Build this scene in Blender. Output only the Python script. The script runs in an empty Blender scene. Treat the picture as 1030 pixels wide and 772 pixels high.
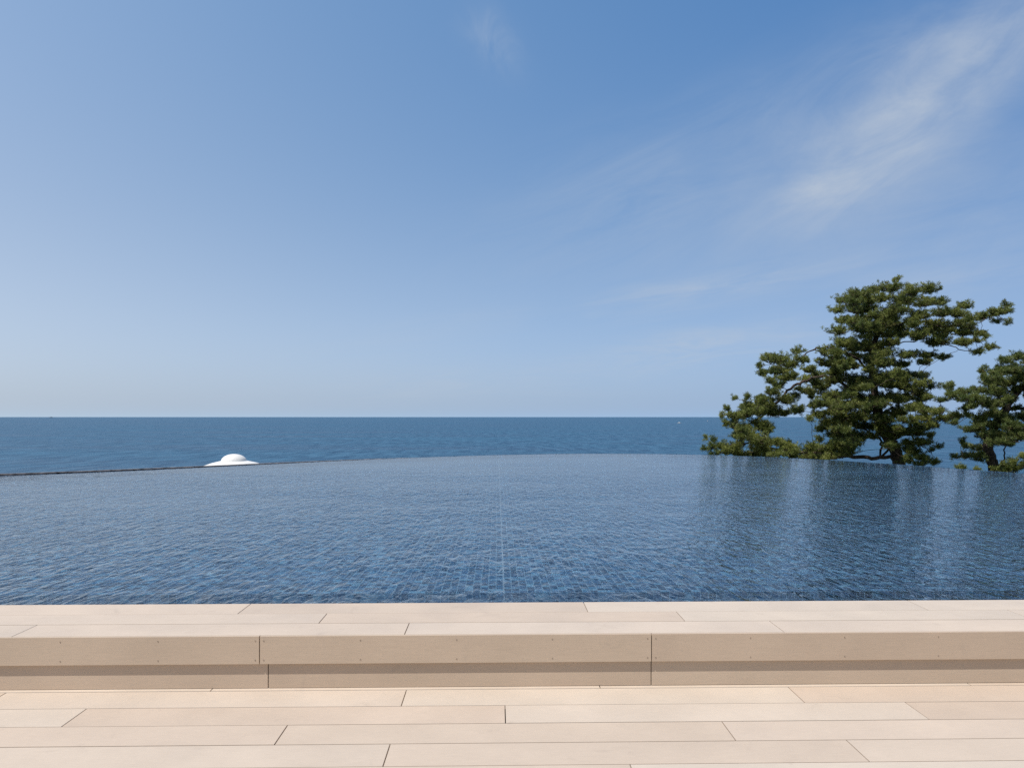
import bpy, bmesh, math, random
import numpy as np
from mathutils import Vector

random.seed(7)
rng = np.random.default_rng(11)
scene = bpy.context.scene
COL = scene.collection
R = math.radians

# ------------------------------------------------------------------ camera
F = 740.0                       # focal length in photo pixels (1030 wide)
CAM = Vector((0.0, 0.0, 1.305))
YAW = math.atan(15 / F)
FWD = Vector((math.sin(YAW), math.cos(YAW), 0))
RGT = Vector((math.cos(YAW), -math.sin(YAW), 0))
HOR = 419.0


def ray(px, py):
    return FWD + RGT * ((px - 515) / F) + Vector((0, 0, (HOR - py) / F))


def at_z(px, py, z):
    d = ray(px, py)
    return CAM + d * ((z - CAM.z) / d.z)


def at_d(px, py, dist):
    return CAM + ray(px, py) * dist


cam_d = bpy.data.cameras.new('camera')
cam = bpy.data.objects.new('camera', cam_d)
COL.objects.link(cam)
cam.location = CAM
cam.rotation_euler = (R(90), 0, -YAW)
cam_d.sensor_width = 36
cam_d.lens = 36 * F / 1030
cam_d.shift_y = (HOR - 386) / 1030
cam_d.clip_start = 0.05
cam_d.clip_end = 300000
scene.camera = cam


# ------------------------------------------------------------------ helpers
def link(name, me, mat=None, parent=None):
    o = bpy.data.objects.new(name, me)
    COL.objects.link(o)
    if mat:
        me.materials.append(mat)
    if parent:
        o.parent = parent
    return o


def from_pydata(name, V, Fc, mat=None, parent=None, smooth=False):
    me = bpy.data.meshes.new(name)
    me.from_pydata([tuple(v) for v in V], [], Fc)
    me.update()
    if smooth:
        me.polygons.foreach_set('use_smooth', [True] * len(me.polygons))
    return link(name, me, mat, parent)


def from_bm(name, bm, mat=None, parent=None, smooth=False):
    me = bpy.data.meshes.new(name)
    bm.normal_update()
    bm.to_mesh(me)
    bm.free()
    if smooth:
        me.polygons.foreach_set('use_smooth', [True] * len(me.polygons))
    return link(name, me, mat, parent)


def empty(name, loc, label, cat, group=None):
    o = bpy.data.objects.new(name, None)
    COL.objects.link(o)
    o.location = loc
    o['label'] = label
    o['category'] = cat
    if group:
        o['group'] = group
    return o


def keep(child, parent):
    """parent without moving: the child mesh is written in world coordinates"""
    child.parent = parent
    me = child.data
    l = Vector(parent.location)
    if child.parent.parent:
        l = l + Vector(child.parent.parent.location)
    for v in me.vertices:
        v.co -= l
    return child


class NT:
    def __init__(s, tree):
        s.t = tree
        s.n = tree.nodes
        s.l = tree.links

    def node(s, typ, **kw):
        nd = s.n.new(typ)
        for k, v in kw.items():
            setattr(nd, k, v)
        return nd

    def put(s, sock, v):
        if v is None:
            return
        if isinstance(v, bpy.types.NodeSocket):
            s.l.new(v, sock)
        else:
            sock.default_value = v

    def math(s, op, a, b=None, c=None, clamp=False):
        nd = s.node('ShaderNodeMath', operation=op, use_clamp=clamp)
        s.put(nd.inputs[0], a)
        s.put(nd.inputs[1], b)
        s.put(nd.inputs[2], c)
        return nd.outputs[0]

    def vmath(s, op, a, b=None):
        nd = s.node('ShaderNodeVectorMath', operation=op)
        s.put(nd.inputs[0], a)
        s.put(nd.inputs[1], b)
        return nd.outputs[0]

    def noise(s, vec, scale, detail=3, rough=0.5, dist=0.0, typ='FBM'):
        nd = s.node('ShaderNodeTexNoise')
        s.put(nd.inputs['Vector'], vec)
        nd.inputs['Scale'].default_value = scale
        nd.inputs['Detail'].default_value = detail
        nd.inputs['Roughness'].default_value = rough
        nd.inputs['Distortion'].default_value = dist
        return nd.outputs['Fac']

    def maprange(s, v, a, b, c=0.0, d=1.0, smooth=False):
        nd = s.node('ShaderNodeMapRange')
        if smooth:
            nd.interpolation_type = 'SMOOTHSTEP'
        s.put(nd.inputs['Value'], v)
        for k, x in (('From Min', a), ('From Max', b), ('To Min', c), ('To Max', d)):
            nd.inputs[k].default_value = x
        return nd.outputs[0]

    def mix(s, f, a, b, typ='MIX'):
        nd = s.node('ShaderNodeMix', data_type='RGBA', blend_type=typ)
        s.put(nd.inputs[0], f)
        s.put(nd.inputs[6], a)
        s.put(nd.inputs[7], b)
        return nd.outputs[2]

    def scale(s, vec, sc, rot=(0, 0, 0), loc=(0, 0, 0)):
        nd = s.node('ShaderNodeMapping')
        s.put(nd.inputs['Vector'], vec)
        nd.inputs['Scale'].default_value = sc
        nd.inputs['Rotation'].default_value = rot
        nd.inputs['Location'].default_value = loc
        return nd.outputs[0]

    def obj(s):
        return s.node('ShaderNodeNewGeometry').outputs['Position']

    def xyz(s, v):
        nd = s.node('ShaderNodeSeparateXYZ')
        s.put(nd.inputs[0], v)
        return nd.outputs

    def comb(s, x, y, z):
        nd = s.node('ShaderNodeCombineXYZ')
        s.put(nd.inputs[0], x)
        s.put(nd.inputs[1], y)
        s.put(nd.inputs[2], z)
        return nd.outputs[0]

    def bump(s, h, strength, distance, normal=None):
        nd = s.node('ShaderNodeBump')
        s.put(nd.inputs['Height'], h)
        nd.inputs['Strength'].default_value = strength
        nd.inputs['Distance'].default_value = distance
        s.put(nd.inputs['Normal'], normal)
        return nd.outputs[0]


def new_mat(name):
    m = bpy.data.materials.new(name)
    m.use_nodes = True
    nt = NT(m.node_tree)
    bs = m.node_tree.nodes['Principled BSDF']
    out = m.node_tree.nodes['Material Output']
    return m, nt, bs, out


def rgb(r, g, b):
    return (r, g, b, 1)


# ------------------------------------------------------------------ materials
def plank_material(name, lo, hi):
    m, t, bs, out = new_mat(name)
    att = t.node('ShaderNodeAttribute', attribute_name='tone').outputs['Color']
    pos = t.obj()
    sp = t.xyz(att)
    off = t.comb(t.math('MULTIPLY', sp[0], 37.0), t.math('MULTIPLY', sp[1], 19.0), 0.0)
    p = t.vmath('ADD', pos, off)
    grain = t.noise(t.scale(p, (3, 60, 60)), 4.0, 4, 0.6)
    fine = t.noise(t.scale(p, (10, 260, 260)), 4.0, 2, 0.6)
    cloud = t.noise(p, 2.2, 4, 0.55)
    base = t.mix(sp[0], rgb(*lo), rgb(*hi))
    base = t.mix(t.math('MULTIPLY', sp[1], 0.25), base, rgb(0.59, 0.455, 0.365))
    base = t.mix(t.math('MULTIPLY', sp[2], 0.38), base, rgb(0.64, 0.575, 0.49))
    g = t.maprange(grain, 0.3, 0.7, 0.955, 1.035)
    g2 = t.maprange(fine, 0.3, 0.7, 0.96, 1.04)
    c = t.maprange(cloud, 0.3, 0.7, 0.945, 1.05)
    v = t.math('MULTIPLY', t.math('MULTIPLY', g, g2), c)
    # faint dried water marks and scuffs
    st = t.noise(pos, 5.0, 5, 0.65, 1.2)
    stm = t.maprange(st, 0.59, 0.74, 0.0, 0.22, True)
    base = t.mix(stm, base, rgb(0.36, 0.30, 0.25))
    sc = t.noise(t.scale(pos, (1.0, 6.0, 1.0), (0, 0, 0.5)), 7.0, 5, 0.7, 2.0)
    base = t.mix(t.maprange(sc, 0.66, 0.78, 0.0, 0.16, True), base, rgb(0.72, 0.66, 0.58))
    vc = t.comb(v, v, v)
    col = t.mix(1.0, base, vc, 'MULTIPLY')
    t.put(bs.inputs['Base Color'], col)
    t.put(bs.inputs['Roughness'], t.maprange(cloud, 0.3, 0.7, 0.55, 0.75))
    bs.inputs['Specular IOR Level'].default_value = 0.3
    t.put(bs.inputs['Normal'], t.bump(t.math('ADD', grain, fine), 0.25, 0.0008))
    return m


def plain(name, col, rough=0.6, spec=0.4, metal=0.0, nscale=None, namp=0.12, bump=0.0):
    m, t, bs, out = new_mat(name)
    bs.inputs['Base Color'].default_value = rgb(*col)
    if nscale:
        n = t.noise(t.obj(), nscale, 5, 0.6)
        v = t.maprange(n, 0.25, 0.75, 1 - namp, 1 + namp)
        t.put(bs.inputs['Base Color'], t.mix(1.0, rgb(*col), t.comb(v, v, v), 'MULTIPLY'))
        if bump:
            t.put(bs.inputs['Normal'], t.bump(n, 0.6, bump))
    bs.inputs['Roughness'].default_value = rough
    bs.inputs['Specular IOR Level'].default_value = spec
    bs.inputs['Metallic'].default_value = metal
    return m


TILE = 0.054
JOINT_X = at_z(505.5, 560, 0.1).x


def mosaic_material(name, axes, line=True, gain=1.0):
    """small blue mosaic tiles with pale grout; axes = which coordinates run across the tiles"""
    m, t, bs, out = new_mat(name)
    s = t.xyz(t.obj())
    a, b = s[axes[0]], s[axes[1]]
    u = t.math('DIVIDE', t.math('SUBTRACT', a, JOINT_X), TILE)
    v = t.math('DIVIDE', b, TILE)
    fu, fv = t.math('FLOOR', u), t.math('FLOOR', v)
    ru, rv = t.math('SUBTRACT', u, fu), t.math('SUBTRACT', v, fv)
    wn = t.node('ShaderNodeTexWhiteNoise', noise_dimensions='3D')
    t.put(wn.inputs['Vector'], t.comb(fu, fv, 3.0))
    rnd = wn.outputs['Value']
    ramp = t.node('ShaderNodeValToRGB')
    t.put(ramp.inputs[0], rnd)
    cr = ramp.color_ramp
    cols = [(0.0, (0.004, 0.010, 0.030)), (0.3, (0.012, 0.034, 0.085)), (0.55, (0.034, 0.100, 0.215)),
            (0.8, (0.075, 0.19, 0.34)), (1.0, (0.30, 0.50, 0.64))]
    while len(cr.elements) < len(cols):
        cr.elements.new(0.5)
    for e, (p_, c_) in zip(cr.elements, cols):
        e.position = p_
        e.color = rgb(*[x * gain * k_ for x, k_ in zip(c_, (0.70, 0.96, 1.12))])
    # distance to the tile's edge
    du = t.math('SUBTRACT', 0.5, t.math('ABSOLUTE', t.math('SUBTRACT', ru, 0.5)))
    dv = t.math('SUBTRACT', 0.5, t.math('ABSOLUTE', t.math('SUBTRACT', rv, 0.5)))
    d = t.math('MINIMUM', du, dv)
    g = t.maprange(d, 0.04, 0.085, 1.0, 0.0)
    col = t.mix(g, ramp.outputs[0], rgb(0.24 * gain, 0.42 * gain, 0.60 * gain))
    if line:
        dx = t.math('ABSOLUTE', t.math('SUBTRACT', a, JOINT_X))
        j = t.maprange(dx, 0.005, 0.007, 1.0, 0.0)
        col = t.mix(j, col, rgb(0.24, 0.34, 0.44))
    t.put(bs.inputs['Base Color'], col)
    bs.inputs['Roughness'].default_value = 0.35
    return m


def pool_water_material():
    m, t, bs, out = new_mat('pool_water')
    t.n.remove(bs)
    pos = t.obj()
    s = t.xyz(pos)
    # wind ripples: crests run diagonally, in patches
    patch = t.noise(t.scale(pos, (0.25, 0.45, 1)), 1.0, 3, 0.55)
    calm = t.math('MAXIMUM', t.maprange(s[1], 10.0, 18.5, 1.0, 0.30, True), t.maprange(s[0], 1.5, 6.0, 0.0, 1.0, True))
    amp = t.math('MULTIPLY', t.maprange(patch, 0.35, 0.65, 0.50, 1.12), calm)
    w1 = t.noise(t.scale(pos, (15.0, 5.5, 1), (0, 0, R(-8))), 1.0, 2, 0.5, 0.5)
    w2 = t.noise(t.scale(pos, (30.0, 12.0, 1), (0, 0, R(12))), 1.0, 2, 0.55, 0.5)
    w3 = t.noise(t.scale(pos, (5.5, 1.8, 1), (0, 0, R(4))), 1.0, 2, 0.5)
    h = t.math('ADD', t.math('MULTIPLY', w1, 0.034), t.math('MULTIPLY', w2, 0.0110))
    h = t.math('ADD', h, t.math('MULTIPLY', w3, 0.024))
    h = t.math('MULTIPLY', h, amp)
    nb = t.bump(h, 1.0, 1.0)
    gl = t.node('ShaderNodeBsdfGlossy')
    gl.inputs['Roughness'].default_value = 0.02
    t.put(gl.inputs['Normal'], nb)
    rf = t.node('ShaderNodeBsdfRefraction')
    rf.inputs['IOR'].default_value = 1.33
    rf.inputs['Roughness'].default_value = 0.0
    rf.inputs['Color'].default_value = rgb(0.90, 0.97, 1.0)
    t.put(rf.inputs['Normal'], nb)
    tr = t.node('ShaderNodeBsdfTransparent')
    tr.inputs['Color'].default_value = rgb(0.92, 0.97, 1.0)
    fr = t.node('ShaderNodeFresnel')
    fr.inputs['IOR'].default_value = 1.33
    t.put(fr.inputs['Normal'], nb)
    mx = t.node('ShaderNodeMixShader')
    mx.inputs[0].default_value = 0.74
    t.l.new(rf.outputs[0], mx.inputs[1])
    t.l.new(tr.outputs[0], mx.inputs[2])
    m2 = t.node('ShaderNodeMixShader')
    t.l.new(fr.outputs[0], m2.inputs[0])
    t.l.new(mx.outputs[0], m2.inputs[1])
    t.l.new(gl.outputs[0], m2.inputs[2])
    t.l.new(m2.outputs[0], out.inputs['Surface'])
    return m


def sea_material():
    m, t, bs, out = new_mat('sea_water')
    pos = t.obj()
    streak = t.noise(t.scale(pos, (0.0016, 0.006, 1), (0, 0, R(4))), 1.0, 6, 0.62)
    fine = t.noise(t.scale(pos, (0.075, 0.016, 1), (0, 0, R(-5))), 1.0, 6, 0.7)
    mixn = t.math('ADD', t.math('MULTIPLY', streak, 0.4), t.math('MULTIPLY', fine, 0.6))
    ramp = t.maprange(mixn, 0.405, 0.595, 0.0, 1.0)
    col = t.mix(ramp, rgb(0.004, 0.046, 0.105), rgb(0.046, 0.138, 0.232))
    # a few breaking crests
    cap = t.noise(t.scale(pos, (0.012, 0.035, 1)), 1.0, 4, 0.75)
    cm = t.maprange(cap, 0.80, 0.84, 0.0, 0.8)
    col = t.mix(cm, col, rgb(0.7, 0.75, 0.78))
    t.put(bs.inputs['Base Color'], col)
    bs.inputs['IOR'].default_value = 1.33
    t.put(bs.inputs['Roughness'], t.maprange(streak, 0.35, 0.65, 0.30, 0.48))
    w1 = t.noise(t.scale(pos, (0.10, 0.22, 1), (0, 0, R(-12))), 1.0, 4, 0.6, 0.4)
    w2 = t.noise(t.scale(pos, (0.6, 1.1, 1), (0, 0, R(15))), 1.0, 3, 0.6)
    h = t.math('ADD', t.math('MULTIPLY', w1, 2.2), t.math('MULTIPLY', w2, 0.35))
    t.put(bs.inputs['Normal'], t.bump(h, 1.0, 1.0))
    return m


def needle_material(name, lo, hi, brown):
    m, t, bs, out = new_mat(name)
    att = t.node('ShaderNodeAttribute', attribute_name='tone').outputs['Color']
    s = t.xyz(att)
    c = t.mix(s[0], rgb(*lo), rgb(*hi))
    c = t.mix(s[1], c, rgb(*brown))
    t.put(bs.inputs['Base Color'], c)
    bs.inputs['Roughness'].default_value = 0.5
    bs.inputs['Specular IOR Level'].default_value = 0.35
    tl = t.node('ShaderNodeBsdfTranslucent')
    t.put(tl.inputs['Color'], c)
    mx = t.node('ShaderNodeMixShader')
    mx.inputs[0].default_value = 0.28
    t.l.new(bs.outputs[0], mx.inputs[1])
    t.l.new(tl.outputs[0], mx.inputs[2])
    t.l.new(mx.outputs[0], out.inputs['Surface'])
    return m


def bark_material():
    m, t, bs, out = new_mat('pine_bark')
    pos = t.obj()
    n = t.noise(t.scale(pos, (5, 5, 1.6)), 2.0, 5, 0.65, 0.6)
    v = t.node('ShaderNodeTexVoronoi', feature='DISTANCE_TO_EDGE')
    t.put(v.inputs['Vector'], t.scale(pos, (9, 9, 4)))
    v.inputs['Scale'].default_value = 1.0
    crack = t.maprange(v.outputs['Distance'], 0.0, 0.14, 0.0, 1.0)
    col = t.mix(t.maprange(n, 0.3, 0.7), rgb(0.045, 0.032, 0.026), rgb(0.13, 0.092, 0.070))
    col = t.mix(crack, rgb(0.03, 0.022, 0.018), col)
    t.put(bs.inputs['Base Color'], col)
    bs.inputs['Roughness'].default_value = 0.9
    t.put(bs.inputs['Normal'], t.bump(crack, 0.8, 0.02))
    return m


MAT_PLANK = plank_material('composite_plank', (0.56, 0.463, 0.372), (0.60, 0.517, 0.430))
MAT_FASCIA = plank_material('composite_fascia', (0.52, 0.415, 0.318), (0.54, 0.438, 0.342))
MAT_DARK = plain('deck_joist', (0.05, 0.042, 0.036), 0.9)
MAT_SCREW = plain('steel_screw', (0.36, 0.29, 0.23), 0.7, 0.3, 0.0)
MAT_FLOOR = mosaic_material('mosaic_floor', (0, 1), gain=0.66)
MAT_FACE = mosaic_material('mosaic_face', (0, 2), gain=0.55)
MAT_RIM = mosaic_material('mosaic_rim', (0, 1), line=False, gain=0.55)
MAT_WATER = pool_water_material()
MAT_SEA = sea_material()
MAT_WHITE = plain('white_render', (0.80, 0.80, 0.78), 0.5, 0.4, 0, 3.0, 0.02)
MAT_STONE = plain('dark_kerb_stone', (0.15, 0.14, 0.14), 0.8, 0.3, 0, 9.0, 1.6, 0.01)
MAT_WALL = plain('pool_wall_render', (0.35, 0.33, 0.30), 0.85, 0.3, 0, 1.5, 0.15)
MAT_GROUND = plain('hillside_scrub', (0.055, 0.065, 0.03), 0.95, 0.2, 0, 0.6, 0.45, 0.15)
MAT_NEEDLE = needle_material('pine_needles', (0.066, 0.104, 0.025), (0.285, 0.312, 0.078), (0.20, 0.145, 0.07))
MAT_NEEDLE2 = needle_material('pine_needles_far', (0.066, 0.110, 0.032), (0.245, 0.285, 0.082), (0.20, 0.145, 0.07))
MAT_BARK = bark_material()


# ------------------------------------------------------------------ deck boards
GAP_X, GAP_Y = 0.0042, 0.0058


def bevel_box(bm, x0, x1, y0, y1, z0, z1, tone, lay, bev=0.0007):
    vs = [bm.verts.new(p) for p in ((x0, y0, z0), (x1, y0, z0), (x1, y1, z0), (x0, y1, z0),
                                    (x0, y0, z1), (x1, y0, z1), (x1, y1, z1), (x0, y1, z1))]
    fs = [bm.faces.new([vs[i] for i in q]) for q in
          ((3, 2, 1, 0), (4, 5, 6, 7), (0, 1, 5, 4), (1, 2, 6, 5), (2, 3, 7, 6), (3, 0, 4, 7))]
    if bev:
        es = list({e for f in fs for e in f.edges})
        r = bmesh.ops.bevel(bm, geom=es, offset=bev, segments=1, affect='EDGES', clamp_overlap=True)
        fs = list(set(r['faces']) | {f for v in vs if v.is_valid for f in v.link_faces}
                  | {f for f in fs if f.is_valid})
    done = set()
    stack = [f for f in fs if f.is_valid]
    while stack:
        f = stack.pop()
        if f in done:
            continue
        done.add(f)
        for l in f.loops:
            l[lay] = tone
        for e in f.edges:
            for g in e.link_faces:
                if g not in done:
                    stack.append(g)


def tone(light=0.0):
    return (random.random(), random.random() * random.random(), light, 1.0)


def plank_rows(bm, rows, z1, th, L=1.862, xr=(-13.0, 13.0)):
    lay = bm.loops.layers.float_color.new('tone')
    for (y0, y1, joints, lights) in rows:
        js = sorted(joints)
        a = js[0]
        while a > xr[0]:
            a -= L
            js.insert(0, a)
        a = js[-1]
        while a < xr[1]:
            a += L
            js.append(a)
        for i in range(len(js) - 1):
            li = 0.0
            for q in lights:
                if js[i] < q < js[i + 1]:
                    li = 1.0
            if random.random() < 0.07:
                li = max(li, 0.5)
            jit = random.uniform(-0.0004, 0.0004)
            bevel_box(bm, js[i] + GAP_X / 2, js[i + 1] - GAP_X / 2, y0 + GAP_Y / 2, y1 - GAP_Y / 2,
                      z1 - th, z1 + jit, tone(li), lay)


def jx(px, py, z):
    return at_z(px, py, z).x


def ry(py, z):
    p = at_z(515, py, z)
    # same depth line followed along the board direction
    return p.y


Z_UP = 0.256
# lower deck
yb = [692.3, 708.6, 726.6, 746.3, 769.0]
Y = [ry(v, 0.0) for v in yb]
RISER_Y = ry(690.0, 0.0)
rows = []
rows.append((Y[0], Y[0] + 0.193, [jx(215, 691, 0), jx(603.7, 691, 0), jx(981, 691, 0)], []))
rows.append((Y[1], Y[0], [jx(12, 693, 0), jx(409, 693, 0), jx(795.5, 693, 0)], [jx(600, 700, 0)]))
rows.append((Y[2], Y[1], [jx(91.7, 709, 0), jx(508, 709, 0), jx(915, 709, 0)], [jx(40, 715, 0)]))
rows.append((Y[3], Y[2], [jx(290.5, 727, 0), jx(727.6, 727, 0)], []))
rows.append((Y[4], Y[3], [jx(392.7, 747, 0), jx(855, 747, 0)], []))
y = Y[4]
rows.append((y - 0.193, y, [jx(634, 769, 0)], [jx(900, 771, 0)]))
y -= 0.193
k = 0
while y > -4.0:
    rows.append((y - 0.193, y, [random.uniform(-1, 1)], []))
    y -= 0.193
bm = bmesh.new()
plank_rows(bm, rows, 0.0, 0.024)
deck = from_bm('deck', bm, MAT_PLANK)
deck['kind'] = 'structure'


def box_mesh(name, x0, x1, y0, y1, z0, z1, mat, parent=None):
    V = [(x0, y0, z0), (x1, y0, z0), (x1, y1, z0), (x0, y1, z0), (x0, y0, z1), (x1, y0, z1), (x1, y1, z1), (x0, y1, z1)]
    Q = [(3, 2, 1, 0), (4, 5, 6, 7), (0, 1, 5, 4), (1, 2, 6, 5), (2, 3, 7, 6), (3, 0, 4, 7)]
    return from_pydata(name, V, Q, mat, parent)


sub = box_mesh('deck_base', -13, 13, -4.2, RISER_Y + 0.19, -0.4, -0.028, MAT_DARK)
sub['kind'] = 'structure'

# the step up to the pool
FA_Y = ry(638.0, Z_UP)
ub = [605.3, 615.5, 625.3]
UY = [ry(v, Z_UP) for v in ub]
EDGE_Y = UY[0]
step = empty('deck_step', (0, FA_Y, 0), 'long low step of beige wood-look boards running along the near side of the pool', 'step')
bm = bmesh.new()
rows = [
    (FA_Y + 0.0162, UY[2], [jx(43.5, 625.5, Z_UP), jx(412, 625.5, Z_UP), jx(776, 625.5, Z_UP)], []),
    (UY[2], UY[1], [jx(330, 615.5, Z_UP), jx(681, 615.5, Z_UP), jx(1020, 615.5, Z_UP)], [jx(850, 620, Z_UP)]),
    (UY[1], UY[0], [jx(254, 605.5, Z_UP), jx(587, 605.5, Z_UP), jx(917, 605.5, Z_UP)], []),
]
plank_rows(bm, rows, Z_UP, 0.024)
keep(from_bm('tread', bm, MAT_PLANK), step)
FA_TOP = Z_UP
FA_BOT = at_z(515, 638, Z_UP).z
d = ray(515, 665.8)
FA_BOT = CAM.z + d.z * (FA_Y / d.y)


def board_row(name, xs, y0, y1, z0, z1, step, screws):
    for i in range(len(xs) - 1):
        bm = bmesh.new()
        lay = bm.loops.layers.float_color.new('tone')
        x0, x1 = xs[i] + 0.002, xs[i + 1] - 0.002
        bevel_box(bm, x0, x1, y0, y1, z0, z1, tone(), lay)
        b = keep(from_bm(name, bm, MAT_FASCIA), step)
        if screws:
            for q in range(5):
                sx = x0 + 0.018 + (x1 - x0 - 0.036) * q / 4
                for sz in (z1 - 0.022, z0 + 0.019):
                    bm = bmesh.new()
                    prof = [(0.0, -0.0004), (0.0018, -0.0004), (0.0020, -0.0010), (0.0030, -0.0014), (0.0034, -0.0002)]
                    n = 12
                    rings = []
                    for r_, yy in prof[1:]:
                        rings.append([bm.verts.new((sx + r_ * math.cos(2 * math.pi * j / n), y0 + yy,
                                                    sz + r_ * math.sin(2 * math.pi * j / n))) for j in range(n)])
                    bm.faces.new(rings[0])
                    for a_, b_ in zip(rings, rings[1:]):
                        for j in range(n):
                            bm.faces.new((a_[j], a_[(j + 1) % n], b_[(j + 1) % n], b_[j]))
                    bmesh.ops.recalc_face_normals(bm, faces=bm.faces)
                    s_ = from_bm('screw', bm, MAT_SCREW)
                    s_.parent = b
                    for v_ in s_.data.vertices:
                        v_.co -= Vector(step.location)


fx = lambda px: CAM.x + ray(px, 650).x * FA_Y / ray(px, 650).y
j1, j2 = fx(261), fx(655.5)
L = j2 - j1
xs = [j1 + L * k for k in range(-6, 7)]
board_row('fascia_board', xs, FA_Y, FA_Y + 0.016, FA_BOT, FA_TOP, step, True)
rxf = lambda px: CAM.x + ray(px, 680).x * RISER_Y / ray(px, 680).y
j1, j2 = rxf(269.8), rxf(655)
L2 = j2 - j1
xs = [j1 + L2 * k for k in range(-6, 7)]
board_row('riser_board', xs, RISER_Y, RISER_Y + 0.020, 0.002, 0.222, step, False)
joist = keep(box_mesh('joist_frame', -13, 13, RISER_Y + 0.024, EDGE_Y - 0.06, -0.026, Z_UP - 0.030, MAT_DARK), step)
print('riser', RISER_Y, 'fascia', FA_Y, FA_BOT, 'edge', EDGE_Y)

# ------------------------------------------------------------------ pool
WZ = 0.206
pts = [(0, 478.6), (100, 474.5), (190, 470.4), (290, 466.0), (400, 460.9), (460, 458.2), (515, 456.8), (600, 456.0),
       (700, 457.2), (760, 459.0), (860, 464.2), (950, 470.0), (1030, 476.2)]
P = np.polyfit([(p[0] - 515) / 515 for p in pts], [p[1] for p in pts], 5)
rim = []
for px in np.linspace(-60, 1090, 140):
    q = (px - 515) / 515
    rim.append(at_z(px, float(np.polyval(P, q)), WZ))


def extend(p0, d0, target, n=14):
    """smooth curve leaving p0 along d0 and arriving at target heading to the deck"""
    out = []
    dist = (target - p0).length
    p1 = p0 + d0 * dist * 0.45
    p2 = target + Vector((0, 1, 0)) * dist * 0.45
    for i in range(1, n + 1):
        s = i / n
        out.append((1 - s) ** 3 * p0 + 3 * (1 - s) ** 2 * s * p1 + 3 * (1 - s) * s * s * p2 + s ** 3 * target)
    return out


dl = (rim[0] - rim[4]).normalized()
dr = (rim[-1] - rim[-5]).normalized()
lt = extend(rim[0], dl, Vector((-13.4, EDGE_Y + 0.02, WZ)))
rt = extend(rim[-1], dr, Vector((12.6, EDGE_Y + 0.02, WZ)))
RIM = lt[::-1] + rim + rt           # left to right
N = len(RIM)


def offset(curve, dd):
    out = []
    for i, p in enumerate(curve):
        a = curve[max(0, i - 1)]
        b = curve[min(len(curve) - 1, i + 1)]
        tg = (b - a)
        tg.z = 0
        tg.normalize()
        nrm = Vector((-tg.y, tg.x, 0))     # left-hand of left-to-right travel = away from the deck
        v = dd[i] if isinstance(dd, (list, tuple)) else dd
        out.append(p + nrm * v)
    return out


def setz(c, z):
    if isinstance(z, (int, float)):
        z = [z] * len(c)
    return [Vector((p.x, p.y, zz)) for p, zz in zip(c, z)]


def strips(name, curves, mat, smooth=False):
    V, Fc = [], []
    for c in curves:
        V += c
    n = len(curves[0])
    for k in range(len(curves) - 1):
        for i in range(n - 1):
            a = k * n + i
            Fc.append((a, a + 1, a + n + 1, a + n))
    return from_pydata(name, V, Fc, mat, None, smooth)


# water sheet: from the rim to just under the deck edge
near = [Vector((p.x, EDGE_Y + 0.004, WZ)) for p in RIM]
w = strips('pool_water', [near, setz(RIM, WZ)], MAT_WATER)
# consistent upward normals
bmw = bmesh.new()
bmw.from_mesh(w.data)
for f in bmw.faces:
    if f.normal.z < 0:
        f.normal_flip()
bmw.to_mesh(w.data)
bmw.free()
w['kind'] = 'structure'

D1, D2 = 0.10, 0.32
LEDGE = 5.02
inner = offset(RIM, -0.0)
far_floor = setz(RIM, WZ - D1)
led = [Vector((p.x, LEDGE, WZ - D1)) for p in RIM]
# clip: the ledge line must not cross the rim near the deck ends
far_floor = [Vector((p.x, max(p.y, LEDGE), p.z)) for p in far_floor]
b1 = strips('pool_floor', [led, far_floor], MAT_FLOOR)
b1['kind'] = 'structure'
bV, bF = [], []
led_lo = [Vector((p.x, LEDGE, WZ - D2)) for p in RIM]
b2 = strips('pool_ledge_face', [led_lo, led], MAT_FACE)
b2['kind'] = 'structure'
tr_near = [Vector((p.x, EDGE_Y - 0.05, WZ - D2)) for p in RIM]
tr_near_up = [Vector((p.x, EDGE_Y - 0.05, Z_UP - 0.03)) for p in RIM]
b3 = strips('pool_channel_floor', [tr_near, led_lo], MAT_FLOOR)
b3['kind'] = 'structure'
b4 = strips('pool_near_wall', [tr_near_up, tr_near], MAT_FACE)
b4['label'] = 'blue tiled inner wall of the pool under the deck edge'
b4['category'] = 'wall'

# overflow wall: crest just under the water film, dark tiled outside
bk = -4.2
wl = strips('overflow_wall', [setz(RIM, WZ - 0.6), setz(RIM, WZ + 0.0015), setz(offset(RIM, 0.10), WZ - 0.004),
                              setz(offset(RIM, 0.13), WZ - 0.03), setz(offset(RIM, 0.13), bk)], MAT_RIM)
wl['label'] = 'curved dark tiled overflow wall along the far edge of the pool'
wl['category'] = 'wall'

# outer gutter with a dark stone kerb: stands a touch above the water on the left
kz, ko = [], []
for p in RIM:
    s = min(1, max(0, (p.x + 1.2) / -8.0)) if p.x < 0 else 0
    kz.append(WZ - 0.045 + 0.052 * (s ** 0.6))
    ko.append(0.42)
k0 = offset(RIM, 0.42)
k1 = offset(RIM, 0.56)
gut = strips('gutter_kerb', [setz(k0, -0.15), setz(k0, kz), setz(k1, [z + 0.002 for z in kz]), setz(k1, bk)], MAT_STONE)
gut['label'] = 'thin dark stone kerb of the overflow gutter outside the curved pool edge'
gut['category'] = 'kerb'

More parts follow.
